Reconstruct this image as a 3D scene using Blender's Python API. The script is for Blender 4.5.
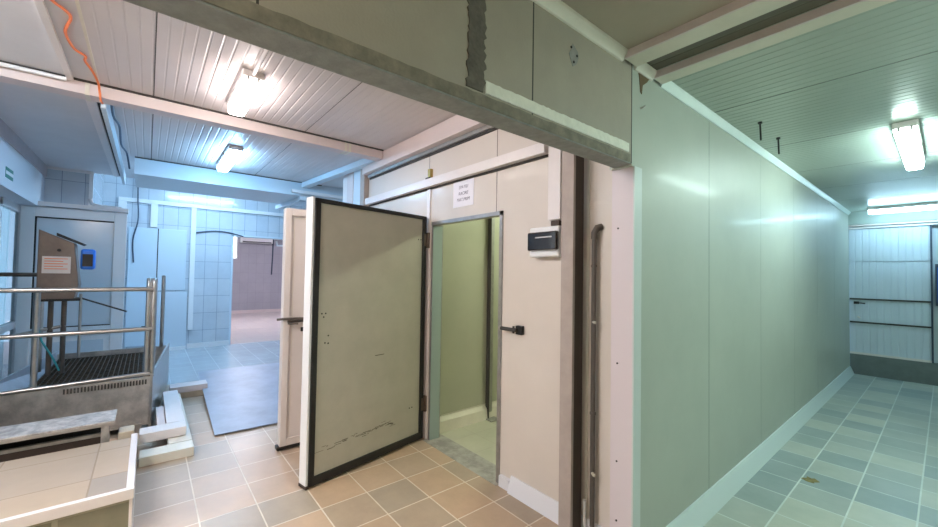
import bpy, bmesh, math, random
from mathutils import Matrix, Vector
random.seed(4)
C = bpy.context.scene.collection
for o in list(bpy.data.objects): bpy.data.objects.remove(o)
sc = bpy.context.scene

# ---------------- camera ----------------
F_PX, W_PX = 391.8, 938.0
EYE = (0.0, 0.0, 1.5)
v1 = Vector((946.3-469, -(281.7-263.5), -F_PX)).normalized()      # corridor direction in camera axes
v2 = Vector((147.0-469, -(268.5-263.5), -F_PX)).normalized()      # across direction
X = -(v2 - v2.dot(v1)*v1); X.normalize(); Z = X.cross(v1)
R3 = Matrix((X, v1, Z))
cam = bpy.data.cameras.new('camera'); cam.sensor_width = 36; cam.lens = F_PX/W_PX*36; cam.clip_start = .02
co = bpy.data.objects.new('camera', cam); C.objects.link(co)
co.matrix_world = Matrix.Translation(EYE) @ R3.to_4x4()
sc.camera = co

# ---------------- world, view ----------------
w = bpy.data.worlds.new('world'); sc.world = w; w.use_nodes = True
bg = w.node_tree.nodes['Background']; bg.inputs[0].default_value = (.42, .70, 1, 1); bg.inputs[1].default_value = .55
vs = sc.view_settings; vs.view_transform = 'Standard'; vs.look = 'None'; vs.gamma = 1; vs.use_curve_mapping = False
vs.exposure = 1.55
sc.cycles.max_bounces = 10; sc.cycles.diffuse_bounces = 7
LAMP_WARM = ((1, .88, .84), 12)
FILL_HALL = ((1, .89, .84), 36)
FILL_COOL = ((.72, .86, 1), 30)
FILL_NEAR = ((1, .88, .72), 6.5)
LAMP_BLUE = ((.28, .62, 1), 27)
FILL_BLUE_FAR = ((.42, .70, 1), 32)
LAMP_GREEN = ((.74, .98, .93), 15)
LAMP_CYAN = ((.50, .82, 1), 10)
FILL_COLD = ((.88, 1, .72), 17)
FILL_NEXT = ((.90, .88, 1), 85)

# ---------------- helpers ----------------
def mat(name, col, rough=.5, metal=0, emit=None, noise=0, nscale=6, bump=0, bscale=40, coat=0, alpha=None, trans=0, col2=None):
    m = bpy.data.materials.new(name); m.use_nodes = True
    nt = m.node_tree; b = nt.nodes['Principled BSDF']
    b.inputs['Base Color'].default_value = (*col, 1); b.inputs['Roughness'].default_value = rough
    b.inputs['Metallic'].default_value = metal; b.inputs['Coat Weight'].default_value = coat; b.inputs['Coat Roughness'].default_value = .12
    b.inputs['Transmission Weight'].default_value = trans
    if emit:
        b.inputs['Emission Color'].default_value = (*emit[0], 1); b.inputs['Emission Strength'].default_value = emit[1]
    if noise or bump:
        tc = nt.nodes.new('ShaderNodeTexCoord')
    if noise:
        n = nt.nodes.new('ShaderNodeTexNoise'); n.inputs['Scale'].default_value = nscale; n.inputs['Detail'].default_value = 6; n.inputs['Roughness'].default_value = .65
        nt.links.new(tc.outputs['Object'], n.inputs['Vector'])
        r = nt.nodes.new('ShaderNodeValToRGB'); r.color_ramp.elements[0].position = .38; r.color_ramp.elements[1].position = .62
        c2 = col2 or tuple(c*(1-noise) for c in col)
        r.color_ramp.elements[0].color = (*c2, 1); r.color_ramp.elements[1].color = (*col, 1)
        nt.links.new(n.outputs['Fac'], r.inputs['Fac']); nt.links.new(r.outputs['Color'], b.inputs['Base Color'])
    if bump:
        n2 = nt.nodes.new('ShaderNodeTexNoise'); n2.inputs['Scale'].default_value = bscale; n2.inputs['Detail'].default_value = 3
        nt.links.new(tc.outputs['Object'], n2.inputs['Vector'])
        bp = nt.nodes.new('ShaderNodeBump'); bp.inputs['Strength'].default_value = bump; bp.inputs['Distance'].default_value = .01
        nt.links.new(n2.outputs['Fac'], bp.inputs['Height']); nt.links.new(bp.outputs['Normal'], b.inputs['Normal'])
    return m

def tiles(name, c1, c2, cm, bw, bh, mort=.005, off=(0, 0), axes='XY', rough=.35, dirt=.15, dirtcol=None, bias=0, stagger=0.0, mrough=.6):
    """square tiles: a brick pattern laid over two object axes"""
    m = bpy.data.materials.new(name); m.use_nodes = True; nt = m.node_tree; b = nt.nodes['Principled BSDF']
    N = nt.nodes.new; L = nt.links.new
    tc = N('ShaderNodeTexCoord'); sp = N('ShaderNodeSeparateXYZ'); cb = N('ShaderNodeCombineXYZ')
    L(tc.outputs['Object'], sp.inputs[0])
    for i, a in enumerate(axes):
        ad = N('ShaderNodeMath'); ad.operation = 'ADD'; ad.inputs[1].default_value = -off[i] + 100*(bw, bh)[i]
        L(sp.outputs[a], ad.inputs[0]); L(ad.outputs[0], cb.inputs[i])
    br = N('ShaderNodeTexBrick'); br.offset = stagger; br.squash = 1
    br.inputs['Scale'].default_value = 1; br.inputs['Brick Width'].default_value = bw; br.inputs['Row Height'].default_value = bh
    br.inputs['Mortar Size'].default_value = mort; br.inputs['Mortar Smooth'].default_value = .15; br.inputs['Bias'].default_value = bias
    br.inputs['Color1'].default_value = (*c1, 1); br.inputs['Color2'].default_value = (*c2, 1); br.inputs['Mortar'].default_value = (*cm, 1)
    L(cb.outputs[0], br.inputs['Vector'])
    n = N('ShaderNodeTexNoise'); n.inputs['Scale'].default_value = 2.2; n.inputs['Detail'].default_value = 8; n.inputs['Roughness'].default_value = .7
    L(tc.outputs['Object'], n.inputs['Vector'])
    rp = N('ShaderNodeValToRGB'); rp.color_ramp.elements[0].position = .35; rp.color_ramp.elements[1].position = .65
    d = dirtcol or (1-dirt,)*3
    rp.color_ramp.elements[0].color = (*d, 1); rp.color_ramp.elements[1].color = (1, 1, 1, 1)
    L(n.outputs['Fac'], rp.inputs['Fac'])
    mx = N('ShaderNodeMix'); mx.data_type = 'RGBA'; mx.blend_type = 'MULTIPLY'; mx.inputs[0].default_value = 1
    L(br.outputs['Color'], mx.inputs[6]); L(rp.outputs['Color'], mx.inputs[7]); L(mx.outputs[2], b.inputs['Base Color'])
    mr = N('ShaderNodeMapRange'); mr.inputs['To Min'].default_value = rough; mr.inputs['To Max'].default_value = mrough
    L(br.outputs['Fac'], mr.inputs['Value']); L(mr.outputs[0], b.inputs['Roughness'])
    bp = N('ShaderNodeBump'); bp.invert = True; bp.inputs['Strength'].default_value = .5; bp.inputs['Distance'].default_value = .003
    L(br.outputs['Fac'], bp.inputs['Height']); L(bp.outputs['Normal'], b.inputs['Normal'])
    return m

def B(): return bmesh.new()
def box(bm, x0, x1, y0, y1, z0, z1):
    vs = [bm.verts.new((x, y, z)) for x in (min(x0, x1), max(x0, x1)) for y in (min(y0, y1), max(y0, y1)) for z in (min(z0, z1), max(z0, z1))]
    for f in ((0,1,3,2),(4,6,7,5),(0,4,5,1),(2,3,7,6),(0,2,6,4),(1,5,7,3)): bm.faces.new([vs[i] for i in f])
    return bm
def bxo(*a): return box(B(), *a)
def tube(bm, pts, r, seg=12, cap=True):
    pts = [Vector(p) for p in pts]; rings = []
    up = Vector((0, 0, 1)); prev = None
    for i, p in enumerate(pts):
        t = ((pts[i]-pts[i-1]).normalized() if i else Vector((0,0,0))) + ((pts[i+1]-pts[i]).normalized() if i < len(pts)-1 else Vector((0,0,0)))
        t.normalize()
        if prev is None:
            a = t.cross(up) if abs(t.z) < .9 else t.cross(Vector((1, 0, 0)))
        else: a = prev - prev.dot(t)*t
        a.normalize(); prev = a; b = t.cross(a)
        rings.append([bm.verts.new(p + r*(math.cos(2*math.pi*k/seg)*a + math.sin(2*math.pi*k/seg)*b)) for k in range(seg)])
    for i in range(len(rings)-1):
        for k in range(seg): bm.faces.new((rings[i][k], rings[i][(k+1)%seg], rings[i+1][(k+1)%seg], rings[i+1][k]))
    if cap:
        bm.faces.new(rings[0]); bm.faces.new(rings[-1])
    return bm
def spline(pts, n=6):
    P = [Vector(p) for p in pts]; P = [P[0]*2-P[1]] + P + [P[-1]*2-P[-2]]; out = []
    for i in range(1, len(P)-2):
        for k in range(n):
            t = k/n; a, b, c, d = P[i-1], P[i], P[i+1], P[i+2]
            out.append(.5*((2*b)+(c-a)*t+(2*a-5*b+4*c-d)*t*t+(-a+3*b-3*c+d)*t**3))
    return out + [P[-2]]
def prism(bm, prof, axis, a0, a1):
    """extrude a closed 2-D profile along axis ('X','Y','Z')"""
    def P(u, v, t): return {'X': (t, u, v), 'Y': (u, t, v), 'Z': (u, v, t)}[axis]
    r0 = [bm.verts.new(P(u, v, a0)) for u, v in prof]; r1 = [bm.verts.new(P(u, v, a1)) for u, v in prof]
    n = len(prof)
    for i in range(n): bm.faces.new((r0[i], r0[(i+1)%n], r1[(i+1)%n], r1[i]))
    bm.faces.new(r0); bm.faces.new(r1)
    return bm
def ribbed(bm, x0, x1, y0, y1, z, pitch=.062, depth=.002, th=.04):
    """ceiling sheet with shallow ribs running along X, underside at z"""
    prof = []; n = max(1, round((y1-y0)/pitch)); p = (y1-y0)/n
    for i in range(n):
        a = y0 + i*p
        prof += [(a, z), (a+p*.78, z), (a+p*.85, z+depth), (a+p*.93, z+depth)]
    prof += [(y1, z), (y1, z+th), (y0, z+th)]
    return prism(bm, prof, 'X', x0, x1)
def obj(name, bm, m, parent=None, bevel=0, smooth=False, **pr):
    bmesh.ops.recalc_face_normals(bm, faces=bm.faces)
    me = bpy.data.meshes.new(name); bm.to_mesh(me); bm.free()
    o = bpy.data.objects.new(name, me); C.objects.link(o)
    for mm in (m if isinstance(m, (list, tuple)) else [m]): me.materials.append(mm)
    if smooth:
        for p in me.polygons: p.use_smooth = True
        try: me.set_sharp_from_angle(angle=math.radians(40))
        except Exception: pass
    if bevel:
        bv = o.modifiers.new('bevel', 'BEVEL'); bv.width = bevel; bv.segments = 2; bv.limit_method = 'ANGLE'
    if parent: o.parent = parent
    for k, v in pr.items(): o[k] = v
    return o
def st(name, bm, m, label=None, cat=None, **k):
    o = obj(name, bm, m, **k); o['kind'] = 'structure'
    if label: o['label'] = label
    if cat: o['category'] = cat
    return o
def th(o, label, cat, group=None):
    o['label'] = label; o['category'] = cat
    if group: o['group'] = group
    return o
def empty(name, loc, label, cat, group=None, rz=0, kind=None):
    o = bpy.data.objects.new(name, None); C.objects.link(o); o.location = loc; o.rotation_euler = (0, 0, rz); o.empty_display_size = .1
    th(o, label, cat, group)
    if kind: o['kind'] = kind
    return o
def dup(root, loc, rz, label):
    r = root.copy(); C.objects.link(r); r.location = loc; r.rotation_euler = (0, 0, rz); r['label'] = label
    for ch in list(root.children):
        c = ch.copy(); C.objects.link(c); c.parent = r
        for g in list(ch.children):
            d = g.copy(); C.objects.link(d); d.parent = c
    return r

# ---------------- materials ----------------
M = {}
M['facade'] = mat('cream_panel', (.67, .60, .535), .42, noise=.05, nscale=1.5, coat=.1)
M['corrwall'] = mat('grey_green_panel', (.42, .445, .385), .45, noise=.08, nscale=1.2, coat=.06, bump=.03, bscale=3)
M['header'] = mat('olive_panel', (.37, .325, .26), .55, noise=.10, nscale=3, bump=.12, bscale=120)
M['mortar'] = mat('grey_filler', (.16, .14, .115), .9, noise=.35, nscale=14, bump=.5, bscale=60)
M['mortar_light'] = mat('grey_filler_pale', (.30, .30, .28), .8, noise=.2, nscale=18, bump=.3, bscale=50)
M['foam'] = mat('pale_foam', (.80, .79, .70), .8, noise=.1, nscale=20, bump=.4, bscale=60)
M['whitetrim'] = mat('white_trim', (.78, .72, .70), .35, noise=.05, nscale=4)
M['creamtrim'] = mat('cream_trim', (.74, .70, .60), .4, noise=.08, nscale=6)
M['pinktrim'] = mat('pinkish_trim', (.70, .60, .58), .4, noise=.05, nscale=4)
M['mauvetrim'] = mat('mauve_trim', (.66, .58, .60), .45)
M['ceil_flat'] = mat('flat_ceiling', (.66, .64, .65), .55, noise=.08, nscale=2)
M['ceil_rib'] = mat('ribbed_ceiling', (.66, .60, .59), .38, noise=.05, nscale=1.5, coat=.1)
M['ceil_corr'] = mat('green_ribbed_ceiling', (.44, .50, .44), .28, noise=.06, nscale=1.5, coat=.2)
M['ceil_near'] = mat('plain_olive_ceiling', (.44, .39, .31), .6, noise=.08, nscale=3)
M['seam'] = mat('dark_seam', (.05, .045, .04), .8)
M['blue_white'] = mat('blue_white_paint', (.60, .68, .74), .4)
M['white'] = mat('white_plastic', (.80, .80, .80), .3)
M['white_door'] = mat('white_door_skin', (.74, .68, .64), .4, noise=.04, nscale=3)
M['door_inner'] = mat('olive_door_skin', (.48, .45, .38), .42, noise=.08, nscale=5, bump=.05, bscale=90)
M['black'] = mat('black_rubber', (.010, .009, .009), .5)
M['hole'] = mat('black_hole', (.02, .02, .02), .9)
M['steel'] = mat('stainless_steel', (.52, .50, .48), .28, metal=1, noise=.15, nscale=10)
M['steel_dull'] = mat('dull_steel', (.60, .56, .52), .45, metal=.6, noise=.35, nscale=8, bump=.1)
M['steel_dark'] = mat('dark_grating', (.10, .075, .05), .5, metal=.6, noise=.5, nscale=20)
M['plate_steel'] = mat('daylit_steel_sheet', (.50, .54, .60), .42, metal=.5, noise=.2, nscale=5)  # reflected daylight put into the blue of the steel colour
M['zinc'] = mat('zinc_profile', (.42, .41, .40), .4, metal=.7, noise=.2, nscale=12)
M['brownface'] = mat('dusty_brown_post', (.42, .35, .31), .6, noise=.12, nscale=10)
M['darkface'] = mat('dark_and_shaded_brown', (.06, .04, .03), .7)  # also puts shade into the column side and step recess
M['pipe'] = mat('brown_grey_pipe', (.11, .09, .075), .45, noise=.2, nscale=10)
M['brass'] = mat('brass_fitting', (.45, .32, .10), .4, metal=.8)
M['glass'] = mat('clear_glass', (.75, .88, .92), .03, trans=1)
M['frost'] = mat('pale_door_glazing', (.62, .70, .76), .12, coat=.5)
M['smoked'] = mat('smoked_window', (.015, .012, .012), .08, coat=1)
M['paper'] = mat('white_paper', (.82, .80, .86), .8)
M['ink'] = mat('grey_ink', (.22, .20, .26), .9)
M['green'] = mat('green_sign', (.01, .22, .16), .4)
M['orange'] = mat('orange_cable', (.80, .20, .06), .5)
M['darkcable'] = mat('dark_blue_cable', (.04, .06, .10), .5)
M['bluedev'] = mat('blue_plastic', (.02, .16, .62), .3)
M['brownbox'] = mat('brown_grey_box', (.22, .17, .14), .45, metal=.3, noise=.2, nscale=8)
M['label'] = mat('white_label', (.70, .64, .60), .6)
M['plate'] = mat('blue_grey_sheet', (.30, .35, .44), .42, noise=.2, nscale=3, bump=.05, bscale=12)
M['woodblock'] = mat('cream_block', (.58, .48, .36), .7, noise=.15, nscale=12)
M['greentile'] = tiles('green_side_tile', (.20, .20, .13), (.27, .25, .18), (.40, .38, .28), .31, .20, .012, axes='YZ', rough=.4, dirt=.3)
M['tan'] = tiles('tan_tiles', (.60, .41, .27), (.42, .34, .26), (.80, .70, .58), .306, .306, .0045, off=(-2.52, .283), dirt=.20)
M['corrtile'] = tiles('cool_cast_tiles', (.54, .55, .47), (.29, .345, .345), (.68, .72, .68), .29, .30, .005, off=(-.709, .16), dirt=.20, dirtcol=(.80, .84, .84))  # cool corridor light cast put into the grey tile colour
M['coldtile'] = tiles('olive_tiles', (.56, .55, .42), (.48, .48, .37), (.5, .48, .38), .306, .306, .004, off=(-2.52, .283), dirt=.15)
M['platetile'] = tiles('platform_tiles', (.50, .38, .27), (.38, .31, .25), (.36, .27, .19), .45, .45, .004, off=(-3.45, -.2), dirt=.1, rough=.4)
M['farfloor'] = tiles('pale_floor', (.56, .60, .63), (.52, .57, .61), (.52, .56, .58), .306, .306, .003, off=(-2.52, .283), dirt=.15, rough=.22)
M['nextfloor'] = tiles('pink_tiles', (.60, .52, .49), (.55, .48, .47), (.60, .50, .48), .306, .306, .003, off=(-2.52, .283), dirt=.1)
M['walltile'] = tiles('white_wall_tiles', (.62, .66, .70), (.56, .62, .68), (.26, .32, .40), .22, .33, .004, off=(-.017, .0), axes='YZ', rough=.15, dirt=.12)
M['walltile_x'] = tiles('white_wall_tiles_side', (.62, .66, .70), (.56, .62, .68), (.26, .32, .40), .22, .33, .004, off=(0, .0), axes='XZ', rough=.15, dirt=.12)
M['nextwall'] = tiles('mauve_wall', (.42, .41, .45), (.40, .39, .44), (.33, .32, .37), .25, .35, .004, axes='YZ', rough=.4, dirt=.1)

# dimensions
XW = -1.0          # near face of the corridor wall and header
XB = -1.12         # its other face
YF = 2.0           # cold room front
ZC, ZR = 2.60, 2.80    # corridor and hall ceilings
XS, XE = -7.35, -9.15  # nearer and farther tiled wall
YL, YEND = -1.05, 8.80

# ---------------- floors ----------------
st('floor', bxo(-6.42, XW-.03, YL-.3, YF+.05, -.1, 0), M['tan'])
st('floor_corridor', bxo(XW-.03, 1.2, -2.6, YEND+.4, -.1, 0), M['corrtile'])
st('floor_tan_back', bxo(-6.42, XW-.03, -2.6, YL-.3, -.1, 0), M['tan'])
st('floor_far', bxo(XE, -6.42, YL-.3, 4.2, -.1, 0), M['farfloor'])
st('floor_cold_room', bxo(-4.6, XB, YF+.05, 5.2, -.1, 0), M['coldtile'])
st('floor_threshold', bxo(-3.0, -2.04, 1.955, 2.16, 0, .003), mat('worn_concrete', (.42, .40, .36), .7, noise=.35, nscale=9, bump=.2), 'worn grey concrete strip across the open cold room doorway', 'threshold')
st('floor_next_room', bxo(-15.8, XE, -1.5, 6.5, -.1, .0), M['nextfloor'])

# ---------------- corridor wall, header, cold room walls ----------------
st('wall_corridor', bxo(XB, XW, 1.93, YEND, 0, ZC+.02), M['corrwall'])
for i, y in enumerate((2.885, 4.03, 5.18, 6.33, 7.48)):
    st('trim_1', bxo(XW-.001, XW+.0006, y-.0025, y+.0025, .12, ZC-.03), mat('wall_joint', (.17, .20, .18) if i == 0 else (.33, .37, .33), .5))
st('wall_header', bxo(-1.098, XW, -2.6, 1.865, 2.076, ZR), M['header'])
for y in (.178, 1.122):
    st('trim_2', bxo(XW-.001, XW+.0008, y-.003, y+.003, 2.10, ZC), M['seam'])
st('wall_corridor_top', bxo(XB, XW, 1.868, 1.93, 2.06, ZC+.02), M['corrwall'])
st('trim_3', bxo(XW-.01, XW+.001, 1.863, 1.869, 2.07, ZC), M['seam'])
# rough filler on the header: a ragged vertical strip, a ragged band along the lower edge
def ragged(y0, y1, z0, z1, horiz, n=40, amp=.008, x=XW, t=.004):
    bm = B(); a = []; b = []
    for i in range(n+1):
        s = i/n
        if horiz: a.append((y0+(y1-y0)*s, z0+random.uniform(-amp, amp)*.3)); b.append((y0+(y1-y0)*s, z1+random.uniform(-amp, amp)))
        else: a.append((y0+random.uniform(-amp, amp), z0+(z1-z0)*s)); b.append((y1+random.uniform(-amp, amp), z0+(z1-z0)*s))
    return prism(bm, a + b[::-1], 'X', x-.001, x+t)
st('trim_4', ragged(.798, .875, 2.12, ZC, False), M['mortar'], 'ragged dark grey filler strip running down the header panel', 'filler strip')
st('trim_5', ragged(-2.6, 1.855, 2.072, 2.112, True, 160, .002, t=.002), mat('dusty_olive', (.25, .22, .17), .8, noise=.35, nscale=12, bump=.3, bscale=60))
st('trim_6', ragged(.88, 1.835, 2.12, 2.163, True, 60, .0018, t=.005), M['foam'], 'pale foam strip along the lower edge of the header', 'foam strip')
st('trim_7', bxo(-1.10, XW-.001, -2.6, 1.866, 2.066, 2.077), M['mortar_light'])
bm = B(); prism(bm, [(1.382+.030*math.cos(k*.6283)*(1+.25*math.sin(k*2.7)), 2.437+.045*math.sin(k*.6283)*(1+.2*math.cos(k*1.9))) for k in range(10)], 'X', XW, XW+.002)
pt = th(obj('filler_patch', bm, M['mortar_light']), 'small pale filler patch with three holes on the olive header panel', 'patch')
for dy, dz in ((-.022, .030), (.018, .006), (-.004, -.028)):
    obj('drill_hole', tube(B(), [(XW+.001, 1.382+dy, 2.437+dz), (XW+.0035, 1.382+dy, 2.437+dz)], .0055), M['hole'], pt)
hk = B(); tube(hk, [(XW, 1.955, 2.372), (XW+.012, 1.96, 2.376), (XW+.014, 1.975, 2.386)], .005)
th(obj('wire_clip', hk, M['steel'], smooth=True), 'tiny bent metal clip on the green wall beside the header end', 'clip')
# jamb trims at the wall end
st('trim_8', bxo(XB-.002, XW+.002, 1.895, 1.935, 0, 2.06), M['mauvetrim'], 'wide pale mauve strip covering the end of the corridor wall', 'jamb trim')
st('trim_9', bxo(XW-.004, XW+.004, 1.892, 1.968, 0, 2.06), mat('pale_green_corner', (.56, .60, .58), .35))
for z in (.55, 1.05, 1.75, .25): 
    obj('screw_head', tube(B(), [(XB+.035, 1.896, z), (XB+.035, 1.892, z)], .005), M['seam'], bpy.data.objects['trim_8'])

# cold room shell
J1 = -2.124
def facade(x0, x1, z0, z1, nm='wall_cold_room_front'): st(nm, bxo(x0, x1, YF, YF+.10, z0, z1), M['facade'])
facade(-3.52, -2.965, 0, 2.62); facade(-2.965, -2.055, 1.945, 2.62); facade(-2.055, -1.12, 0, 2.62)
facade(-4.35, -3.52, 1.945, 2.62); facade(-4.98, -4.35, 0, 2.62)
for (x, z0, z1) in ((J1, 1.96, 2.285), (J1, 2.36, 2.60), (-3.035, 2.36, 2.60)):
    st('trim_10', bxo(x-.003, x+.003, YF-.0012, YF+.001, z0, z1), bpy.data.materials.get('facade_joint') or mat('facade_joint', (.16, .13, .11), .6))
st('wall_cold_room_side', bxo(-3.19, -3.07, YF+.1, 5.2, 0, 2.6), mat('cold_room_panel', (.46, .46, .36), .4, noise=.05, nscale=2))
st('wall_cold_room_outer', bxo(-4.98, -4.88, YF+.1, 5.2, 0, 2.6), M['facade'])
st('wall_cold_room_back', bxo(-4.98, XB, 5.2, 5.3, 0, 2.6), bpy.data.materials['cold_room_panel'])
st('wall_cold_room_inner', bxo(XB-.02, XB, YF+.1, 5.2, 0, 2.6), bpy.data.materials['cold_room_panel'])
st('ceiling_cold_room', bxo(-4.98, XB, YF, 5.3, 2.62, 2.70), M['ceil_flat'])
st('trim_11', bxo(-3.07, -3.04, YF+.1, YF+.14, 0, 2.6), M['creamtrim'])
bm = prism(B(), [(-3.07, 0), (-3.02, 0), (-3.035, .10), (-3.07, .14)], 'Y', YF+.12, 5.2)
st('baseboard_cold_room', bm, M['creamtrim'])
st('trim_12', bxo(-3.069, -3.064, 2.2, 5.0, 0.14, .15), M['creamtrim'])
cp = empty('channel_post', (-3.03, 2.80, 0), 'dark steel channel post standing against the cold room side wall', 'post')
obj('web', bxo(-.03, .0, -.03, .03, .0, 2.55), M['zinc'], cp); obj('flange', bxo(-.03, .02, -.036, -.028, .0, 2.55), M['seam'], cp)
obj('foot', bxo(-.03, .09, -.06, .05, .0, .012), M['zinc'], cp)

# zinc door frame round opening one, white vertical strips
fr = empty('trim_13', (-2.5, YF, 0), 'thin zinc profile framing the open cold room doorway', 'door frame', kind='structure')
for nm, b in (('head', (-.47, .452, -.012, .02, 1.935, 1.965)), ('jamb', (.422, .452, -.012, .11, 0, 1.965)), ('jamb', (-.475, -.455, -.004, .11, 0, 1.96))):
    obj(nm, bxo(*b), M['zinc'], fr)
obj('reveal', bxo(-.455, -.452, .0, .1, 0, 1.93), mat('bluish_reveal', (.33, .42, .40), .35), fr)
fr.children[0]['label'] = 'top rail of the frame'
st('trim_14', bxo(-3.05, -3.0, YF-.012, YF, 0, 2.285), M['whitetrim'], 'narrow white strip running up beside the cold room door hinges', 'trim')
st('trim_15', bxo(-4.30, -1.625, YF-.06, YF, 2.285, 2.355), M['whitetrim'], 'long white rail across the cold room front above the doors', 'trim')
st('trim_16', bxo(-4.30, -1.3, YF-.012, YF+.001, 2.270, 2.287), M['seam'])  # dark strip puts shade along the underside of the white rail
st('trim_17', bxo(-4.32, XB-.02, YF-.09, YF+.02, 2.64, ZR-.005), M['pinktrim'], 'broad white beam along the ceiling over the cold room', 'trim')
st('trim_18', bxo(-4.30, XB-.02, YF-.03, YF, 2.605, 2.64), M['zinc'])
st('trim_19', bxo(-4.30, XB-.02, YF-.01, YF+.001, 2.585, 2.606), M['seam'])
st('trim_20', bxo(-1.61, -1.515, YF-.035, YF, 1.85, 2.62), M['whitetrim'], 'white vertical cable duct running down to the fuse box', 'cable duct')
0 and st('trim_21', bxo(-1.517, -1.512, YF-.037, YF, 1.86, 2.62), M['seam'])
cvm = mat('white_cove', (.72, .72, .76), .3)
st('baseboard_front', prism(B(), [(YF, 0), (YF-.045, 0), (YF-.040, .012), (YF-.014, .095), (YF-.010, .105), (YF, .105)], 'X', -1.93, -1.16), cvm,
   'white cove skirting at the foot of the cold room front', 'skirting')
st('trim_22', bxo(-2.03, -1.93, YF-.03, YF, 0, .075), cvm)
# posts at the far end of the cold room front
for i, (a, b, m_, nm) in enumerate(((-5.0, -4.84, 'whitetrim', 'trim_23'), (-4.84, -4.66, 'pinktrim', 'trim_24'), (-4.66, -4.46, 'blue_white', 'trim_25'), (-4.44, -4.33, 'brownface', 'trim_26'))):
    st(nm, bxo(a, b, YF-.05-.01*(i % 2), YF, 0, 2.79), M[m_], ['white outer corner post at the end of the cold room front', 'pinkish panel strip between the corner post and blue post',
       'bluish white post beside the cold room end', 'brown post just before the second cold room door'][i], 'post')

# column, its side shade put in as a darker colour
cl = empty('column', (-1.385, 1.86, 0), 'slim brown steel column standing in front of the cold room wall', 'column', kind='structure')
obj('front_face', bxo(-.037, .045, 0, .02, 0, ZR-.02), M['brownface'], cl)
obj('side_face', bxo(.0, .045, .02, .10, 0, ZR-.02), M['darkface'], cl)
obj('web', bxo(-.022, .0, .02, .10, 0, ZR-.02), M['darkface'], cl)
st('trim_27', bxo(-1.338, -1.325, 1.99, YF, 0, 2.62), M['creamtrim'])

# ---------------- ceilings ----------------
ribm = M['ceil_rib']
for (y0, y1) in ((-.30, -.003), (.003, 1.097), (1.103, YF-.002)):
    st('ceiling', ribbed(B(), -3.86, XB, y0, y1, ZR), ribm)
    st('ceiling_beyond_beam', ribbed(B(), -5.98, -3.86, y0, y1, ZR), ribm)
st('trim_28', bxo(-5.98, XB, -.31, -.296, ZR-.006, ZR+.02), M['creamtrim'])
st('trim_29', bxo(-5.98, XB, .0-.006, .006, ZR+.001, ZR+.01), M['seam'])
st('trim_29', bxo(-5.98, XB, 1.094, 1.106, ZR+.001, ZR+.01), M['seam'])
st('ceiling_flat', bxo(XS-.1, XB, -2.6, -.30, ZR, ZR+.06), M['ceil_flat'])
st('ceiling_far', bxo(XE-.05, -6.9, -.35, 4.2, 3.10, 3.2), M['ceil_flat'])
st('ceiling_side', bxo(-6.9, -4.98, YF, 4.2, ZR, 3.2), M['ceil_flat'])
# battens and beams
st('trim_30', bxo(-3.79, XB, -.462, -.428, ZR-.02, ZR), M['whitetrim'], 'flat white batten running away across the ceiling before the cross beam', 'batten')
cb = empty('beam_cross', (-3.86, 0, ZR), 'long pinkish box beam crossing under the hall ceiling', 'beam', kind='structure')
obj('beam_body', bxo(-.065, .065, -2.6, YF-.10, -.092, 0), M['pinktrim'], cb)
obj('shadow_gap', bxo(.065, .085, -2.6, YF-.10, -.010, 0), M['seam'], cb)
for y in (1.50, 1.54, -.36):
    obj('joint_strap', bxo(-.068, .068, y-.012, y+.012, -.096, 0), M['creamtrim'], cb)
lp = tube(B(), [(-3.76, -2.5, ZR-.03), (-3.76, -.46, ZR-.03)], .013)
th(obj('conduit_pipe', lp, M['white'], smooth=True), 'white conduit pipe lying along the pinkish cross beam', 'pipe')
lb = empty('beam_drop', (-5.7, -.30, ZR), 'pale blue dropped beam running away beyond the cross beam', 'beam', kind='structure')
obj('beam_side', bxo(-1.62, 1.77, .0, .03, -.125, 0), M['blue_white'], lb)
obj('flange', bxo(-1.62, 1.77, -.10, -.04, -.03, 0), M['whitetrim'], lb)
obj('shadow_gap', bxo(-1.62, 1.77, -.04, .0, -.012, 0), M['seam'], lb)
st('beam_blue', bxo(-6.95, -5.98, -.15, 4.2, 2.60, ZR+.3), M['blue_white'], 'wide pale blue dropped beam in front of the tiled wall', 'beam')
st('trim_31', bxo(-5.985, -5.97, -.15, YF, ZR-.012, ZR), M['seam'])
# rail leaving the cold room corner obliquely
def bar(bm, a, b, w_, h_):
    a = Vector(a); b = Vector(b); t = (b-a).normalized(); s = t.cross(Vector((0, 0, 1))).normalized()*w_/2; u = Vector((0, 0, h_/2))
    v = [bm.verts.new(p+i*s+j*u) for p in (a, b) for i in (-1, 1) for j in (-1, 1)]
    for f in ((0,1,3,2),(4,6,7,5),(0,4,5,1),(2,3,7,6),(0,2,6,4),(1,5,7,3)): bm.faces.new([v[i] for i in f])
    return bm
rl = empty('hanging_rail', (-4.0, 1.93, ZR-.04), 'pale blue rail slanting under the ceiling behind the cold room corner', 'rail')
obj('rail_bar', bar(B(), (0, 0, 0), (-2.05, -.18, 0), .09, .07), M['blue_white'], rl)
obj('hanger_post', bxo(-2.10, -2.0, -.23, -.13, -.22, -.03), M['blue_white'], rl)
obj('rail_bar', bar(B(), (-2.02, -.18, -.19), (-3.2, -.25, -.19), .07, .06), M['blue_white'], rl)
st('rail_back', bxo(-5.92, -5.87, 1.55, 4.2, 2.62, 2.66), M['white'])
st('beam_back', bxo(-6.9, -6.8, 1.9, 4.2, 2.88, 3.05), M['blue_white'])

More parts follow.
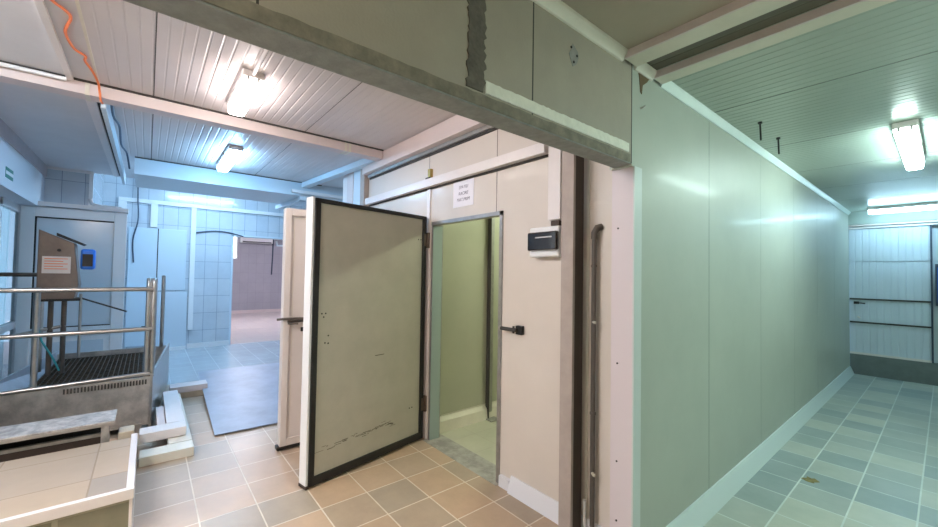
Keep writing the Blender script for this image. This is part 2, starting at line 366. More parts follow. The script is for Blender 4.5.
# corridor ceiling
st('ceiling_corridor_near', bxo(XW, 1.2, -2.6, 1.89, ZC, ZC+.06), M['ceil_near'])
st('ceiling_corridor_gap', ribbed(B(), XW, 1.2, 1.89, 2.07, ZC+.004, .06), mat('gap_shade', (.13, .12, .09), .4))  # recess shade between the trims put into this dark colour
for (y0, y1) in ((2.07, 2.887), (2.893, 4.017), (4.023, 5.147), (5.153, 6.277), (6.283, 7.407), (7.413, 8.537), (8.543, YEND)):
    st('ceiling_corridor', ribbed(B(), XW, 1.2, y0, y1, ZC, .062, .0025), M['ceil_corr'])
for y in (2.89, 4.02, 5.15, 6.28, 7.41):
    st('trim_32', bxo(XW, 1.2, y-.006, y+.006, ZC+.001, ZC+.01), M['seam'])
for n_, (y0, y1), lab in (('trim_33', (1.77, 1.89), 'pale box trim crossing the corridor ceiling, the one over the header end'),
                    ('trim_34', (2.07, 2.17), 'pale box trim crossing the corridor ceiling at the start of the ribbed panels')):
    e = empty(n_, (0, y0, ZC), lab, 'trim', kind='structure')
    obj('front_face', bxo(XW+.01, 1.2, 0, .012, -.037, .0), M['pinktrim'], e)
    obj('underside', bxo(XW+.012, 1.2, .012, y1-y0, -.035, .0), M['creamtrim'], e)
# cove between wall and ceiling
st('trim_35', prism(B(), [(XW, ZC-.048), (XW+.008, ZC-.046), (XW+.030, ZC-.012), (XW+.032, ZC), (XW, ZC)], 'Y', 2.17, YEND-.01), mat('pale_cove', (.66, .74, .70), .3, noise=.05, nscale=5),
   'pale cove moulding along the top of the green corridor wall', 'cove')
st('trim_36', prism(B(), [(XW, ZC-.048), (XW+.008, ZC-.046), (XW+.030, ZC-.012), (XW+.032, ZC), (XW, ZC)], 'Y', -2.6, 1.77), M['creamtrim'],
   'cream cove moulding along the top of the header', 'cove')
st('trim_36', prism(B(), [(XW, ZC-.048), (XW+.008, ZC-.046), (XW+.030, ZC-.012), (XW+.032, ZC), (XW, ZC)], 'Y', 1.89, 2.07), M['creamtrim'])
st('baseboard_corridor', prism(B(), [(XW, 0), (XW+.055, 0), (XW+.050, .014), (XW+.018, .10), (XW+.010, .118), (XW, .118)], 'Y', 1.96, YEND-.02), mat('pale_blue_cove', (.60, .68, .68), .3),
   'pale cove skirting along the foot of the green corridor wall', 'skirting')
# glue stain blobs near the trim end
st('trim_37', prism(B(), [(1.94, 2.53), (1.95, 2.46), (1.965, 2.45), (1.975, 2.50), (2.02, 2.53), (2.05, 2.56), (1.93, 2.56)], 'X', XW, XW+.003), mat('glue_brown', (.14, .09, .04), .8))

# ---------------- corridor end: sliding door ----------------
st('wall_corridor_end', bxo(XB, 1.3, YEND+.10, YEND+.2, 0, ZC+.1), M['blue_white'])
st('beam_lintel', bxo(XB, 1.3, YEND-.02, YEND+.10, 2.395, ZC), mat('lintel_beige', (.36, .42, .38), .5))
sd = empty('door_1', (-.53, YEND+.04, 0), 'ribbed pale blue sliding door closing the corridor end', 'door', kind='structure')
def vrib(x0, x1, z0, z1, y=0, p=.075):
    prof = []; n = round((x1-x0)/p); p = (x1-x0)/n
    for i in range(n):
        a = x0+i*p; prof += [(a, y), (a+p*.7, y), (a+p*.78, y+.005), (a+p*.92, y+.005)]
    prof += [(x1, y), (x1, y+.05), (x0, y+.05)]
    return prism(B(), prof, 'Z', z0, z1)
dm = mat('pale_blue_door', (.60, .68, .76), .35)
for z0, z1 in ((.35, .82), (.84, 1.19), (1.21, 1.79), (1.80, 2.325)):
    obj('door_panel', vrib(-.47, .39, z0, z1), dm, sd)
for z in (.83, 1.20): obj('joint_bar', bxo(-.47, .40, -.012, .03, z-.012, z+.012), M['seam'], sd)
obj('bottom_rail', bxo(-.47, .40, -.02, .05, .32, .35), M['whitetrim'], sd)
obj('side_rail', bxo(.385, .405, -.02, .04, .32, 2.325), M['darkcable'], sd)
obj('track', bxo(-.47, 1.4, -.03, .04, 2.327, 2.35), M['whitetrim'], sd)
obj('track', bxo(-.47, 1.4, -.05, .03, 2.365, 2.39), M['pinktrim'], sd)
h = bxo(-.42, -.36, -.035, 0, 1.12, 1.16); tube(h, [(-.38, -.03, 1.14), (-.29, -.045, 1.135)], .010)
obj('handle', h, M['black'], sd); obj('bolt', tube(B(), [(-.38, -.02, .92), (-.35, -.02, .90)], .01), M['label'], sd)
st('trim_38', bxo(XW, 1.3, YEND+.02, YEND+.1, 0, .315), mat('grey_sill', (.17, .20, .20), .6, noise=.15))
sw = empty('electric_box', (-.03, YEND-.06, 0), 'dark blue electric box mounted beside the sliding door', 'box')
obj('body', bxo(-.07, .18, .0, .06, 1.15, 1.75), M['darkcable'], sw); obj('door_lid', bxo(-.05, .16, -.012, 0, 1.2, 1.7), M['bluedev'], sw)
cbp = tube(B(), [(-.06, YEND-.03, 1.76), (-.055, YEND-.03, 2.38)], .012)
obj('cable', cbp, M['black'], None); o = bpy.data.objects['cable']; th(o, 'black cable running up from the dark electric box to the lintel', 'cable')

# ---------------- other sides of the building ----------------
st('wall_corridor_right', bxo(1.2, 1.3, -2.6, YEND+.2, 0, ZC+.2), mat('cream_far_side', (.66, .66, .60), .5))
st('wall_rear', bxo(-9.2, 1.3, -2.7, -2.6, 0, 3.2), M['facade'])
st('wall_far', bxo(XE-.15, XE, -.66, 1.33, 0, 3.2), M['walltile'])
st('wall_far', bxo(XE-.15, XE, 2.45, 4.3, 0, 3.2), M['walltile'])
st('wall_far', bxo(XE-.15, XE, 1.33, 2.45, 2.205, 3.2), M['walltile'])
for (a, b) in ((1.30, 1.335), (2.445, 2.48)): st('trim_39', bxo(XE-.16, XE+.012, a, b, 0, 2.20), M['blue_white'])
st('trim_40', bxo(XE-.16, XE+.012, 1.30, 2.48, 2.18, 2.215), M['blue_white'])
st('wall_far_near', bxo(XS-.1, XS, YL, -.62, 0, ZR), M['walltile'])
st('wall_far_return', bxo(XE, XS-.1, -.72, -.621, 0, 3.2), M['walltile_x'])
st('trim_41', bxo(XS-.02, XS+.012, -.64, -.60, 0, ZR), M['white'])
st('wall_side_back', bxo(XE, -4.9, 4.2, 4.3, 0, 3.3), M['walltile_x'])
st('baseboard_far', bxo(XE, XE+.04, .62, 1.31, 0, .09), M['white'])
st('trim_42', bxo(XS, XS+.02, YL, -.62, ZR-.035, ZR), M['whitetrim'])

# side wall with the outside doorway
st('wall_left_lintel', bxo(XS, -4.35, YL-.22, YL, 2.24, 2.66), mat('white_lintel', (.70, .72, .76), .5))
st('wall_left_upper', bxo(XS, -4.35, YL-.2, YL+.015, 2.66, ZR), mat('pinkish_band', (.50, .45, .47), .6, noise=.1))
st('wall_left_pier', bxo(-4.35, -3.9, YL-.2, YL, 0, ZR), M['walltile_x'])
st('wall_left_return', bxo(-4.0, -3.9, -2.6, YL-.2, 0, ZR), M['facade'])
wf = empty('window_1', (-5.8, YL-.20, 0), 'white framed glazed wall beside the open plastic door', 'window', kind='structure')
f_ = B()
for x in (-1.54, -.62, .28, 1.35): box(f_, x, x+.08, -.03, .03, 0, 2.24)
for z in (0, .75, 2.16): box(f_, -1.54, 1.43, -.03, .03, z, z+.08)
obj('window_frame', f_, M['white'], wf)
obj('window_pane', bxo(-1.5, 1.4, -.004, .004, .05, 2.2), M['glass'], wf)
st('exterior_ground', bxo(-12, -3, -8, YL-.3, -.12, -.02), mat('pale_concrete', (.5, .5, .5), .8))

# pvc door leaf folded back against the tiled wall
pd = empty('door_2', (-7.10, -1.20, 0), 'white plastic door with a large pale glass pane standing open', 'door', kind='structure', rz=0)
f_ = B()
for y0, y1, z0, z1 in ((0, .12, .06, 2.24), (.84, .97, .06, 2.24), (.12, .84, 2.12, 2.24), (.12, .84, .62, .74), (.12, .84, .06, .20)): box(f_, -.03, .03, y0, y1, z0, z1)
obj('door_frame', f_, M['white'], pd, bevel=.006)
obj('door_pane', bxo(-.006, .006, .12, .84, .74, 2.12), M['frost'], pd)
g_ = B()
for y0, y1, z0, z1 in ((.12, .135, .74, 2.12), (.12, .84, 2.105, 2.12), (.12, .84, .74, .752)): box(g_, .006, .024, y0, y1, z0, z1)
obj('gasket', g_, M['black'], pd)
obj('lower_panel', bxo(-.015, .015, .12, .84, .20, .62), M['white'], pd); obj('panel_moulding', bxo(.015, .02, .18, .78, .26, .56), M['blue_white'], pd)
obj('lintel_shelf', bxo(-.1, .1, -.05, .98, 2.25, 2.30), M['whitetrim'], pd)

# ---------------- next room ----------------
st('wall_next_far', bxo(-15.7, -15.6, -1.5, 6.5, 0, 3.3), M['nextwall'])
st('wall_next_side', bxo(-15.6, XE-.15, 4.6, 4.7, 0, 3.3), M['nextwall'])
st('wall_next_near', bxo(-15.6, XE-.15, -1.5, -1.4, 0, 3.3), M['nextwall'])
st('ceiling_next', bxo(-15.7, XE-.15, -1.5, 6.5, 3.2, 3.3), M['ceil_flat'])
st('baseboard_next', bxo(-15.6, -15.57, -1.4, 4.6, 0, .1), M['pinktrim'])
ac = empty('air_conditioner', (-15.58, 2.97, 2.42), 'white wall air conditioner seen through the far doorway', 'air conditioner')
obj('body', bxo(0, .22, -.50, .50, .03, .29), M['white'], ac, bevel=.03); obj('louver', bxo(.18, .23, -.45, .45, .05, .085), M['black'], ac)
wn = empty('window_2', (-15.59, 2.25, 1.88), 'narrow bright window in the room beyond the far doorway', 'window', kind='structure')
obj('window_frame', bxo(0, .03, -.15, .15, 0, .82), M['white'], wn)
obj('window_pane', bxo(.03, .035, -.11, .11, .04, .78), mat('bright_pane', (.9, .93, 1), .3, emit=((.85, .92, 1), 1.6)), wn)
cbl = tube(B(), [(-15.585, 3.53, 3.19), (-15.585, 3.52, 2.0), (-15.585, 3.50, 1.35)], .022)
th(obj('hanging_cable', cbl, M['darkcable'], smooth=True), 'dark cable hanging down beside the air conditioner', 'cable')
bk = B(); tube(bk, [(-9.35, 2.18, 2.15), (-9.35, 2.20, 2.05), (-9.30, 2.30, 2.05), (-9.3, 2.40, 2.12)], .02)
th(obj('pipe_bracket', bk, M['white'], smooth=True), 'small white pipe elbow in the top of the far doorway', 'pipe')

bm = B(); prism(bm, [(-.66+.045*math.cos(k*.5236)*(1+.4*math.sin(k*2.1)), 3.88+.05*math.sin(k*.5236)*(1+.3*math.cos(k*3.3))) for k in range(12)], 'Z', 0, .0006)
o = th(obj('floor_stain', bm, mat('ochre_stain', (.30, .24, .09), .8, noise=.4, nscale=40)), 'small ochre stain on a pale corridor floor tile', 'stain')
# ---------------- cold room doors ----------------
ang = math.atan2(.862-2.03, -2.788+3.03)
ld = empty('door_3', (-3.018, 1.96, 0), 'big open cold room door showing its olive inner face and black gasket', 'door', kind='structure', rz=ang)
L_, T_, H_ = 1.102, .085, 2.02     # local +x towards the free edge, +y is the inner face side
obj('inner_skin', bxo(.025, L_-.02, -.02, 0.0, .05, H_-.02), M['door_inner'], ld)
obj('outer_skin', bxo(0, L_, -T_+.0, -.022, .012, H_), M['white_door'], ld, bevel=.004)
g_ = B()
for a in ((.0, .045, .02, H_-.005), (L_-.055, L_-.012, .02, H_-.005)): box(g_, a[0], a[1], -.03, .014, a[2], a[3])
box(g_, .0, L_-.012, -.03, .014, H_-.035, H_-.004); box(g_, .0, L_-.012, -.03, .014, .015, .075)
obj('gasket', g_, M['black'], ld, bevel=.006)
obj('edge_strip', bxo(L_-.012, L_+.003, -T_, .002, .025, H_+.002), M['white'], ld)
obj('edge_foot', bxo(L_-.02, L_+.006, -T_, .006, .006, .026), M['darkface'], ld)
hb = B()
for (a, z) in ((.06+.0, 1.80), (.09, 1.80), (1.00, 1.175), (1.015, 1.20), (.985, 1.20), (.985, .99), (.96, 1.04), (.96, .985), (.13, .32), (.16, .32), (1.055, 1.02), (1.055, .96)):
    tube(hb, [(a, -.002, z), (a, .0012, z)], .006, 8)
obj('screw_holes', hb, M['hole'], ld)
sb = B()
random.seed(9)
for i in range(46):
    a = random.uniform(.30, .98); z = .235 + (1-a)*.02 + random.gauss(0, .012); l = random.uniform(.01, .07)
    box(sb, a, a+l, -.001, .0006, z, z+random.uniform(.002, .005))
for a in (.45, .48, .51): box(sb, a, a+.03, -.001, .0006, .83, .836)
obj('scuff_marks', sb, M['mortar'], ld)
for z in (1.80, .32):
    h_ = B(); tube(h_, [(-.02, .012, z-.07), (-.02, .012, z+.07)], .016); box(h_, -.06, .03, .004, .016, z-.055, z+.055)
    obj('hinge', h_, mat('hinge_brown', (.14, .10, .08), .4, metal=.5) if z == 1.80 else bpy.data.materials['hinge_brown'], ld)

l2 = empty('door_4', (-3.515, 2.0, 0), 'second cold room door standing open, pale outer face with lever handle', 'door', kind='structure', rz=-math.pi/2)
# local +x = towards free edge (-Y), +y = +X (outer face)
o2 = obj('door_skin', bxo(0, 1.112, -.08, -.012, .04, 2.03), M['white_door'], l2, bevel=.004)
f_ = B()
for x0, x1, z0, z1 in ((1.062, 1.112, .04, 2.03), (0, .05, .04, 2.03), (.05, 1.062, 1.97, 2.03), (.05, 1.062, .04, .10)): box(f_, x0, x1, -.012, .004, z0, z1)
obj('border_frame', f_, M['white_door'], l2, bevel=.003)
g_ = B(); box(g_, .1, 1.04, -.012, -.010, 1.945, 1.955); box(g_, 1.035, 1.04, -.012, -.010, .12, 1.95)
obj('panel_groove', g_, M['creamtrim'], l2)
obj('gasket', bxo(0, 1.13, -.07, -.002, .012, .04), M['black'], l2)
h_ = B(); tube(h_, [(1.16, .0, 1.095), (1.10, .02, 1.10), (1.02, .035, 1.10), (.93, .03, 1.095)], .010); box(h_, .93, 1.08, -.0, .02, 1.065, 1.085)
tube(h_, [(1.08, .02, 1.06), (1.0, .04, 1.055)], .008)
obj('handle', h_, M['pipe'], l2, smooth=True)
obj('latch', bxo(.93, .97, 0, .015, .985, 1.02), M['black'], l2)
st('ledge', bxo(-3.6, -3.59, 1.9, 1.95, 0, .01), M['seam']) if False else None

# ---------------- things on the cold room front ----------------
fb = empty('fuse_box', (-1.655, YF, 1.72), 'white fuse box with smoked black window on the cold room front', 'fuse box')
obj('housing', bxo(-.075, .165, -.075, 0, -.105, .085), M['white'], fb, bevel=.012)
obj('smoked_cover', bxo(-.070, .165, -.100, -.07, -.066, .052), M['smoked'], fb, bevel=.01)
obj('cable_inlet', bxo(.090, .150, -.06, 0, .088, .118), M['darkface'], fb)
obj('breaker_row', bxo(.0, .13, -.1015, -.099, .012, .020), M['zinc'], fb)
lk = empty('door_latch', (-1.885, YF, 1.115), 'black catch plate with a steel striker rod beside the cold room doorway', 'latch')
obj('catch_block', bxo(0, .055, -.03, 0, -.025, .035), M['black'], lk, bevel=.003)
r_ = B(); tube(r_, [(.02, -.04, .005), (-.12, -.05, .005)], .013); tube(r_, [(-.005, -.045, -.018), (-.005, -.045, .030)], .008)
obj('striker_rod', r_, M['seam'], lk, smooth=True); obj('rod_tip', tube(B(), [(-.12, -.05, .005), (-.135, -.051, .005)], .016), M['steel'], lk, smooth=True)
pn = empty('paper_notice', (-2.525, YF-.0015, 2.16), 'white paper notice with three handwritten lines on the cold room front', 'notice')
obj('sheet', bxo(-.135, .135, -.001, .001, -.105, .125), M['paper'], pn)
for i, s in enumerate(('SPATIU', 'RACIRE', 'MAT.PRIM')):
    cu = bpy.data.curves.new('lettering', 'FONT'); cu.body = s; cu.size = .038; cu.align_x = 'CENTER'; cu.extrude = .0004; cu.shear = .25
    c_ = bpy.data.objects.new('lettering_curve', cu); C.objects.link(c_); bpy.context.view_layer.update()
    me = bpy.data.meshes.new_from_object(c_.evaluated_get(bpy.context.evaluated_depsgraph_get())); bpy.data.objects.remove(c_); bpy.data.curves.remove(cu)
    me.materials.clear(); me.materials.append(M['ink'])
    t_ = bpy.data.objects.new('lettering', me); C.objects.link(t_); t_.parent = pn; t_.location = (0, -.0018, .045-.052*i); t_.rotation_euler = (math.pi/2, 0, 0)
pp = empty('drain_pipe', (-1.272, 1.965, 0), 'brown grey pipe rising up the wall beside the steel column', 'pipe')
p_ = B(); tube(p_, [(0, 0, .10), (0, 0, 1.70), (0, 0, 1.735), (.012, .01, 1.765), (.022, .035, 1.775)], .0135, 14)
obj('pipe_run', p_, M['pipe'], pp, smooth=True)
obj('elbow', tube(B(), [(0, 0, 1.71), (0, 0, 1.745), (.012, .01, 1.775), (.024, .035, 1.782)], .018, 14), M['pipe'], pp, smooth=True)
for z in (.72, 1.55): obj('collar', tube(B(), [(0, 0, z), (0, 0, z+.012)], .017, 14), M['pipe'], pp, smooth=True)
for z in (.40, 1.24): obj('bleed_screw', tube(B(), [(.01, -.015, z), (.03, -.03, z)], .008), M['creamtrim'], pp)
p_ = tube(B(), [(-1.325, 1.97, 0), (-1.325, 1.97, .22)], .010)
th(obj('white_stub', p_, M['white'], smooth=True), 'short white tube stub at the foot of the brown pipe', 'tube')
hg = empty('brass_catch', (-3.0, YF, 2.41), 'small brass catch fixed above the long white rail', 'catch')
obj('plate', bxo(-.02, .02, -.03, 0, -.03, .045), M['brass'], hg); obj('tongue', bxo(-.05, .01, -.035, -.02, -.045, -.03), M['seam'], hg)

# ---------------- lamps ----------------
def lamp(name, loc, rz, L, col, label, conduit=0, w_=.13, group='closed fluorescent lamps under the ceilings'):
    e = empty(name, loc, label, 'lamp', group, rz)
    obj('housing', bxo(-L/2, L/2, -w_/2, w_/2, -.045, 0), M['whitetrim'], e, bevel=.008)
    prof = [(-w_*.46, -.045), (-w_*.40, -.088), (-w_*.30, -.098), (w_*.30, -.098), (w_*.40, -.088), (w_*.46, -.045)]
    obj('diffuser', prism(B(), prof, 'X', -L/2+.015, L/2-.03), mat('lit_diffuser', (.9, .9, .9), .4, emit=col), e)
    for dy in (-.03, .03):
        obj('clip', bxo(L/2-.03, L/2-.002, dy-.006, dy+.006, -.07, -.04), M['zinc'], e)
    if conduit: obj('conduit', tube(B(), [(L/2, 0, -.02), (L/2+conduit, 0, -.02)], .012), M['whitetrim'], e, smooth=True)
    return e
lamp('ceiling_lamp', (-3.18, .50, ZR), 0, .66, LAMP_WARM, 'short lit ceiling lamp nearest the header, before the cross beam', .55)
lamp('ceiling_lamp', (-5.17, .68, ZR), 0, .95, LAMP_BLUE, 'lit ceiling lamp in the bluish bay beyond the cross beam')
lamp('ceiling_lamp', (-.17, 4.66, ZC), -math.pi/2, 1.34, LAMP_GREEN, 'lit ceiling lamp lengthwise in the corridor', w_=.125)
lamp('ceiling_lamp', (-.10, 8.42, ZC), 0, 1.30, LAMP_CYAN, 'lit ceiling lamp crosswise at the corridor end door', w_=.13)
lamp('ceiling_lamp', (-.42, -.8, ZC), math.pi/2, 1.30, FILL_NEAR, 'unseen fill lamp added in the corridor behind the viewer')  # added out of view to light the header face
lamp('ceiling_lamp', (-1.75, -1.0, ZR), 0, 1.0, FILL_HALL, 'unseen fill lamp added in the hall on the near side of the tiled platform')  # added out of view to brighten the hall and cold room front
lamp('ceiling_lamp', (-2.75, -1.55, ZR), 0, 1.3, FILL_COOL, 'unseen fill lamp added in the hall over the step bench')  # added fill, out of view, lifts the footbath corner and plastic door
lamp('ceiling_lamp', (.6, 2.6, ZC+.03), -math.pi/2, 1.3, LAMP_GREEN, 'unseen fill lamp added along the far side of the corridor')  # added fill out of view, brightens the corridor
lamp('ceiling_lamp', (-2.2, 3.4, 2.62), 0, 1.2, FILL_COLD, 'unseen fill lamp added inside the cold room')  # unseen source added for the greenish glow in the doorway
lamp('ceiling_lamp', (-7.9, .9, 3.1), math.pi/2, 1.25, FILL_BLUE_FAR, 'unseen fill lamp added in front of the tiled wall')  # added behind the blue beam to brighten the tiles
lamp('ceiling_lamp', (-12.3, 2.2, 3.2), 0, 1.25, FILL_NEXT, 'unseen fill lamp added in the room beyond the doorway')  # unseen, added to brighten the space past the doorway
for x, y in ((-.82, 3.30), (-.82, 3.77)):
    b_ = B(); tube(b_, [(0, 0, 0), (0, 0, -.012)], .014, 6); tube(b_, [(0, 0, -.012), (.004, 0, -.13)], .006, 8)
    o = th(obj('hanging_bolt', b_, M['black']), 'black threaded bolt hanging from the corridor ceiling, ' + ('the nearer of two' if y < 3.5 else 'the farther of two'), 'bolt', 'bolts in the corridor ceiling')
    o.location = (x, y, ZC)

# ---------------- cables ----------------
z_ = ZR-.012
oc = tube(B(), spline([(-2.3, -.44, z_), (-2.55, -.42, z_), (-2.716, -.398, z_), (-2.80, -.352, z_), (-2.868, -.345, z_), (-3.05, -.385, z_), (-3.241, -.372, z_), (-3.32, -.33, z_), (-3.398, -.338, z_), (-3.536, -.317, z_), (-3.70, -.30, z_-.01), (-3.765, -.295, z_-.05), (-3.79, -.29, z_-.10), (-3.86, -.285, z_-.10)]), .007, 8)
th(obj('orange_cable', oc, M['orange'], smooth=True), 'orange cable sagging along the ceiling to the cross beam', 'cable')
dc = tube(B(), spline([(-3.95, -.245, 2.78), (-4.3, -.25, 2.74), (-4.7, -.23, 2.77), (-5.2, -.235, 2.73), (-5.7, -.21, 2.76), (-5.92, -.19, 2.64)]), .009, 8)
th(obj('dark_cable', dc, M['darkcable'], smooth=True), 'dark cable run along the pale blue dropped beam', 'cable')
dc = tube(B(), spline([(XE+.06, -.17, 3.05), (XE+.07, -.16, 2.7), (XE+.07, -.15, 2.35), (XE+.06, -.21, 2.0), (XE+.06, -.19, 1.6)]), .010, 8)
th(obj('wall_cable', dc, M['darkcable'], smooth=True), 'dark cable hanging down the tiled wall by the white trunking', 'cable')
dc = tube(B(), [(XE+.03, y, 2.20+.06*math.sin((y-.7)*4.2)) for y in [(.62+.08*i) for i in range(12)]], .010, 8)
th(obj('wall_cable', dc, M['darkcable'], smooth=True), 'thin cable looping across the tiled wall near the far doorway', 'cable')

# ---------------- things on the tiled wall ----------------
tk = empty('cable_trunking', (XE+.002, 0, 0), 'white rectangular trunking run high on the tiled wall', 'trunking')
for b in ((-.42, 2.4, 2.67, 2.74), (-.42, -.31, 2.36, 2.67), (.02, .12, 2.25, 2.67), (.62, .70, .35, 2.67)):
    obj('duct', bxo(0, .05, *b), M['white'], tk, bevel=.004)
cbn = empty('wall_hatch', (XE, 0, 0), 'flat bluish white hatch panels on the tiled wall behind the handrails', 'panel')
for b in ((-.27, .13, .12, 2.23), (.14, .56, 1.10, 2.23), (.13, .60, .06, 1.08)):
    obj('panel', bxo(.0, .045, *b), M['blue_white'], cbn, bevel=.006)
obj('joint', bxo(.045, .048, .13, .145, 1.1, 2.23), M['seam'], cbn); obj('slot', bxo(.045, .05, -.05, .03, .45, .47), M['seam'], cbn)
obj('plinth', bxo(.0, .10, -.05, .60, .0, .06), M['white'], cbn)
pw = B(); tube(pw, [(XS+.05, -.62, 2.42), (XS+.05, -.60, 2.36), (XS+.05, -.55, 2.34), (XS+.05, -.30, 2.33)], .022)
th(obj('grey_duct', pw, M['whitetrim'], smooth=True), 'short pale duct elbow at the corner of the tiled wall', 'duct')
ex = empty('exit_sign', (-5.70, YL, 2.385), 'small green exit sign on the white lintel above the glazed wall', 'sign')
obj('plate', bxo(-.13, .13, 0, .003, -.05, .05), M['green'], ex); obj('arrow_band', bxo(-.13, .13, .003, .004, -.016, .016), M['white'], ex)

# ---------------- hygiene station ----------------
hs = empty('footbath_station', (-4.665, .05, 0), 'stainless footbath with grating and handrails beside the plastic door', 'footbath')
# local: -x away (0..-1.8), -y towards the outside door (0..-1.0)
def quadslab(bm, a, b, z0, z1, t):
    a = Vector((*a, 0)); b = Vector((*b, 0)); n = (b-a).normalized().cross(Vector((0, 0, 1)))*t
    v = [bm.verts.new((p.x, p.y, z)) for p in (a, b, b+n, a+n) for z in (z0, z1)]
    for f in ((0,1,3,2),(2,3,5,4),(4,5,7,6),(6,7,1,0),(0,2,4,6),(1,3,5,7)): bm.faces.new([v[i] for i in f])
    return bm
obj('near_side', prism(B(), [(0, .505), (-.02, .505), (-.06, .06), (-.04, .06)], 'Y', -1.02, 0), M['steel_dull'], hs)
obj('end_wall', quadslab(B(), (0, 0), (-1.80, .185), .03, .53, .02), M['steel'], hs)
obj('far_side', bxo(-1.82, -1.80, -.84, .18, .05, .50), M['steel_dull'], hs)
sl = B(); v = [sl.verts.new(p) for p in ((0, -1.0, .555), (-2.0, -.80, .53), (-2.0, -.785, .37), (0, -.90, .42), (0, -1.03, .54), (-2.0, -.83, .52), (-2.0, -.81, .30), (0, -.92, .30))]
for f in ((0,1,2,3),(4,5,6,7),(0,1,5,4),(2,3,7,6),(0,3,7,4),(1,2,6,5)): sl.faces.new([v[k] for k in f])
obj('sloped_sheet', sl, M['plate_steel'], hs)
obj('pan', bxo(-1.78, -.07, -.78, -.03, .15, .17), M['steel_dark'], hs)
g_ = B()
for i in range(25): box(g_, -1.74+i*.068, -1.732+i*.068, -.80, .0, .425, .45)
for i in range(22): box(g_, -1.76, -.07, -.80+i*.037, -.794+i*.037, .435, .452)
obj('grating', g_, M['steel_dark'], hs, kind='stuff')
g_ = B()
for i in range(26): box(g_, .0, .006, -.56+i*.021, -.549+i*.021, .442-.0*i, .484)
obj('perforated_strip', g_, M['seam'], hs)
obj('top_tube', tube(B(), [(-.01, -1.02, .503), (-.01, -.5, .518), (-.01, 0, .535)], .018), M['steel'], hs, smooth=True)
for (x, y, z0, z1) in ((-.03, -.03, .5, 1.40), (-.03, .010, .5, 1.40), (-.03, -.735, .48, 1.33), (-1.77, .12, .5, 1.40), (-1.10, -.86, .45, 1.45), (-.03, -1.3, 0, 1.33)):
    obj('post', tube(B(), [(x, y, z0), (x, y, z1-.02), (x-.02, y, z1)] if z1 > 1.35 else [(x, y, z0), (x, y, z1)], .021), M['steel'], hs, smooth=True)
for z in (1.31, .945):
    obj('handrail', tube(B(), [(-.005, -1.5, z), (-.005, .0, z)], .019), M['steel'], hs, smooth=True)
obj('back_rail', tube(B(), [(-1.10, -1.6, 1.42), (-1.10, -.86, 1.42)], .02), M['pipe'], hs, smooth=True)
for x, y in ((-.04, -.07), (-1.74, .10)): obj('leg', bxo(x-.02, x+.02, y-.02, y+.02, 0, .08), M['steel'], hs)
# control box
cx = empty('control_box', (-5.45, -.65, 0), 'brown grey control box with white label and blue device over the footbath', 'control box')
bd = B(); prism(bd, [(-.14, 1.85), (.10, 1.73), (.14, 1.33), (.11, 1.19), (-.14, 1.19)], 'X', -.10, .10)
obj('housing', bd, M['brownbox'], cx, bevel=.006)
obj('label_plate', bxo(.10, .104, -.11, .08, 1.44, 1.60), M['label'], cx)
lt = B()
for i in range(5): box(lt, .104, .1055, -.095, .06-.03*(i % 2), 1.575-.024*i, 1.582-.024*i)
obj('label_text', lt, M['orange'], cx)
obj('knob', tube(B(), [(.10, .0, 1.66), (.12, .0, 1.66)], .014), M['black'], cx, smooth=True)
obj('blue_device', bxo(.02, .12, .145, .25, 1.48, 1.68), M['bluedev'], cx, bevel=.02)
obj('black_display', bxo(.12, .124, .16, .235, 1.51, 1.63), M['black'], cx)
obj('lid_strip', prism(B(), [(-.02, 1.795), (.15, 1.715), (.17, 1.73), (-.02, 1.825)], 'X', -.10, .12), M['black'], cx)
for y in (-.055, .035): obj('support_post', tube(B(), [(-.02, y, .47), (-.02, y, 1.22)], .02), M['pipe'], cx, smooth=True)
obj('support_post', tube(B(), [(.05, .155, .62), (.05, .155, 1.24)], .012), M['steel'], cx, smooth=True)
obj('brace', tube(B(), [(-.02, -.28, .86), (-.02, .05, .93)], .015), M['steel'], cx, smooth=True)
obj('lever_rod', tube(B(), [(.05, .155, 1.20), (.05, .50, 1.05)], .008), M['seam'], cx, smooth=True)
obj('foot_plate', bxo(-.10, .10, -.14, .155, 1.175, 1.20), M['black'], cx)
obj('hose', tube(B(), [(.0, -.12, 1.2), (.03, -.14, 1.0), (.03, -.10, .8), (.01, -.02, .62), (.0, .02, .5)], .008, 8), mat('teal_hose', (.05, .35, .38), .5), cx, smooth=True)

# ---------------- tiled platform, step, block ----------------
pf = empty('tiled_platform', (-3.38, -.02, 0), 'low tiled platform with white edging in front of the footbath', 'platform')
obj('platform_body', bxo(-.47, .45, -2.2, -.02, 0, .24), M['greentile'], pf)
obj('tiled_top', bxo(-.47, .43, -2.2, -.03, .24, .245), M['platetile'], pf)
obj('edge_strip', bxo(.43, .465, -2.2, 0.0, .205, .262), M['whitetrim'], pf, bevel=.003)
obj('edge_strip', bxo(-.50, .44, -.035, 0.0, .20, .262), M['whitetrim'], pf, bevel=.003)
obj('side_skirt', bxo(-.5, .45, -.02, -.005, 0, .205), M['whitetrim'], pf)
sp_ = empty('step_bench', (-4.10, -.15, 0), 'dull metal step with worn chequer top behind the tiled platform', 'step')
obj('tread', bxo(-.10, .20, -2.0, .0, .362, .378), mat('worn_tread', (.62, .56, .52), .5, metal=.3, noise=.5, nscale=14, bump=.4, bscale=30), sp_, bevel=.003)
obj('front_lip', bxo(.19, .203, -2.0, .0, .345, .365), M['steel'], sp_)
obj('lower_rail', bxo(.12, .15, -2.0, -.06, .262, .285), M['steel_dull'], sp_)
obj('leg', bxo(.14, .19, -.075, -.03, .0, .355), M['steel_dull'], sp_)
obj('shade_panel', bxo(-.1, -.08, -2.0, -.05, 0, .36), M['seam'], sp_)  # dark sheet stands in for shade in the gap behind the tread
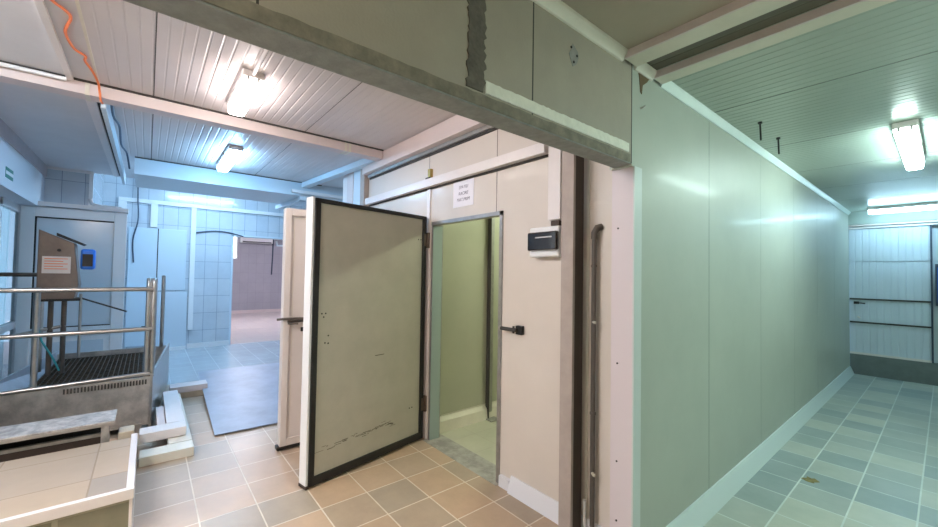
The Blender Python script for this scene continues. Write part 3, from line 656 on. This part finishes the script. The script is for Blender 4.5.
obj('lower_panel', bxo(.13, .145, -2.0, -.06, .0, .262), M['darkface'], sp_)  # dark panel put in for the shaded recess under the step
wb = obj('wooden_block', bxo(-.07, .07, -.045, .045, 0, .275), M['woodblock'], bevel=.006); wb.location = (-3.985, -.085, 0)
th(wb, 'cream coloured block beside the leg of the metal step', 'block')

# ---------------- lying panels and sheet ----------------
def slab(nm, x0, x1, y0, y1, z0, z1, m_, label, cat, grp=None, rz=0, **k):
    e = obj(nm, bxo(x0-(x0+x1)/2, x1-(x0+x1)/2, y0-(y0+y1)/2, y1-(y0+y1)/2, 0, z1-z0), m_, bevel=.004, **k)
    e.location = ((x0+x1)/2, (y0+y1)/2, z0); e.rotation_euler = (0, 0, rz)
    return th(e, label, cat, grp)
G = 'pale panel offcuts lying on the floor beside the footbath'
slab('panel_offcut', -5.60, -4.035, .175, .335, 0, .075, M['creamtrim'], 'long lower cream panel offcut pointing away from the platform', 'panel offcut', G)
slab('panel_offcut', -4.03, -3.865, -.005, .335, 0, .072, M['creamtrim'], 'short lower cream panel offcut reaching the platform corner', 'panel offcut', G)
slab('panel_offcut', -5.45, -4.325, .17, .30, .080, .155, M['whitetrim'], 'long upper white panel offcut lying on the cream one', 'panel offcut', G)
slab('panel_offcut', -4.32, -4.15, -.01, .30, .080, .155, M['whitetrim'], 'short upper white panel offcut across the stack near the block', 'panel offcut', G)
slab('panel_offcut', -4.95, -4.36, .105, .165, 0, .14, M['pinktrim'], 'narrow pinkish panel offcut standing between the footbath and long offcuts', 'panel offcut', G)
slab('floor_batten', -5.82, -5.62, .24, .60, .07, .14, M['pinktrim'], 'pinkish batten lying crosswise under the corner of the grey sheet', 'batten')
slab('floor_batten', -5.76, -5.64, .30, .58, 0, .068, M['woodblock'], 'wooden batten lying under the pinkish one', 'batten')
ms = obj('metal_sheet', bxo(-1.12, 1.12, -.52, .52, 0, .006), M['plate']); ms.location = (-5.28, 1.06, .062); ms.rotation_euler = (0, math.radians(2.6), math.radians(-1.5))
th(ms, 'large blue grey metal sheet lying on the floor behind the doors', 'metal sheet')

# ---------------- pieces that belong to a part of their thing ----------------
BELONGS = {'label_text': 'label_plate', 'black_display': 'blue_device', 'louver': 'body', 'breaker_row': 'smoked_cover', 'clip': 'diffuser', 'rod_tip': 'striker_rod',
           'bleed_screw': 'pipe_run', 'panel_moulding': 'lower_panel', 'lettering': 'sheet', 'tongue': 'plate', 'arrow_band': 'plate', 'screw_holes': 'inner_skin', 'scuff_marks': 'inner_skin',
           'edge_foot': 'edge_strip', 'panel_groove': 'door_skin', 'latch': 'handle', 'door_lid': 'body', 'slot': 'panel', 'joint': 'panel', 'perforated_strip': 'near_side', 'collar': 'pipe_run'}
base = lambda n: n.split('.')[0]
for o in list(bpy.data.objects):
    p = o.parent
    if p is None or p.type != 'EMPTY' or base(o.name) not in BELONGS: continue
    for q in p.children:
        if base(q.name) == BELONGS[base(o.name)]:
            o.parent = q; break
for o in bpy.data.objects:
    k = {'gasket': 'black rubber gasket', 'blue_device': 'blue plastic device', 'hose': 'teal hose', 'smoked_cover': 'smoked black window', 'inner_skin': 'olive inner face with scuffs', 'label_plate': 'white label plate', 'grating': 'dark rusty grating'}.get(base(o.name))
    if k and o.parent: o['label'] = k
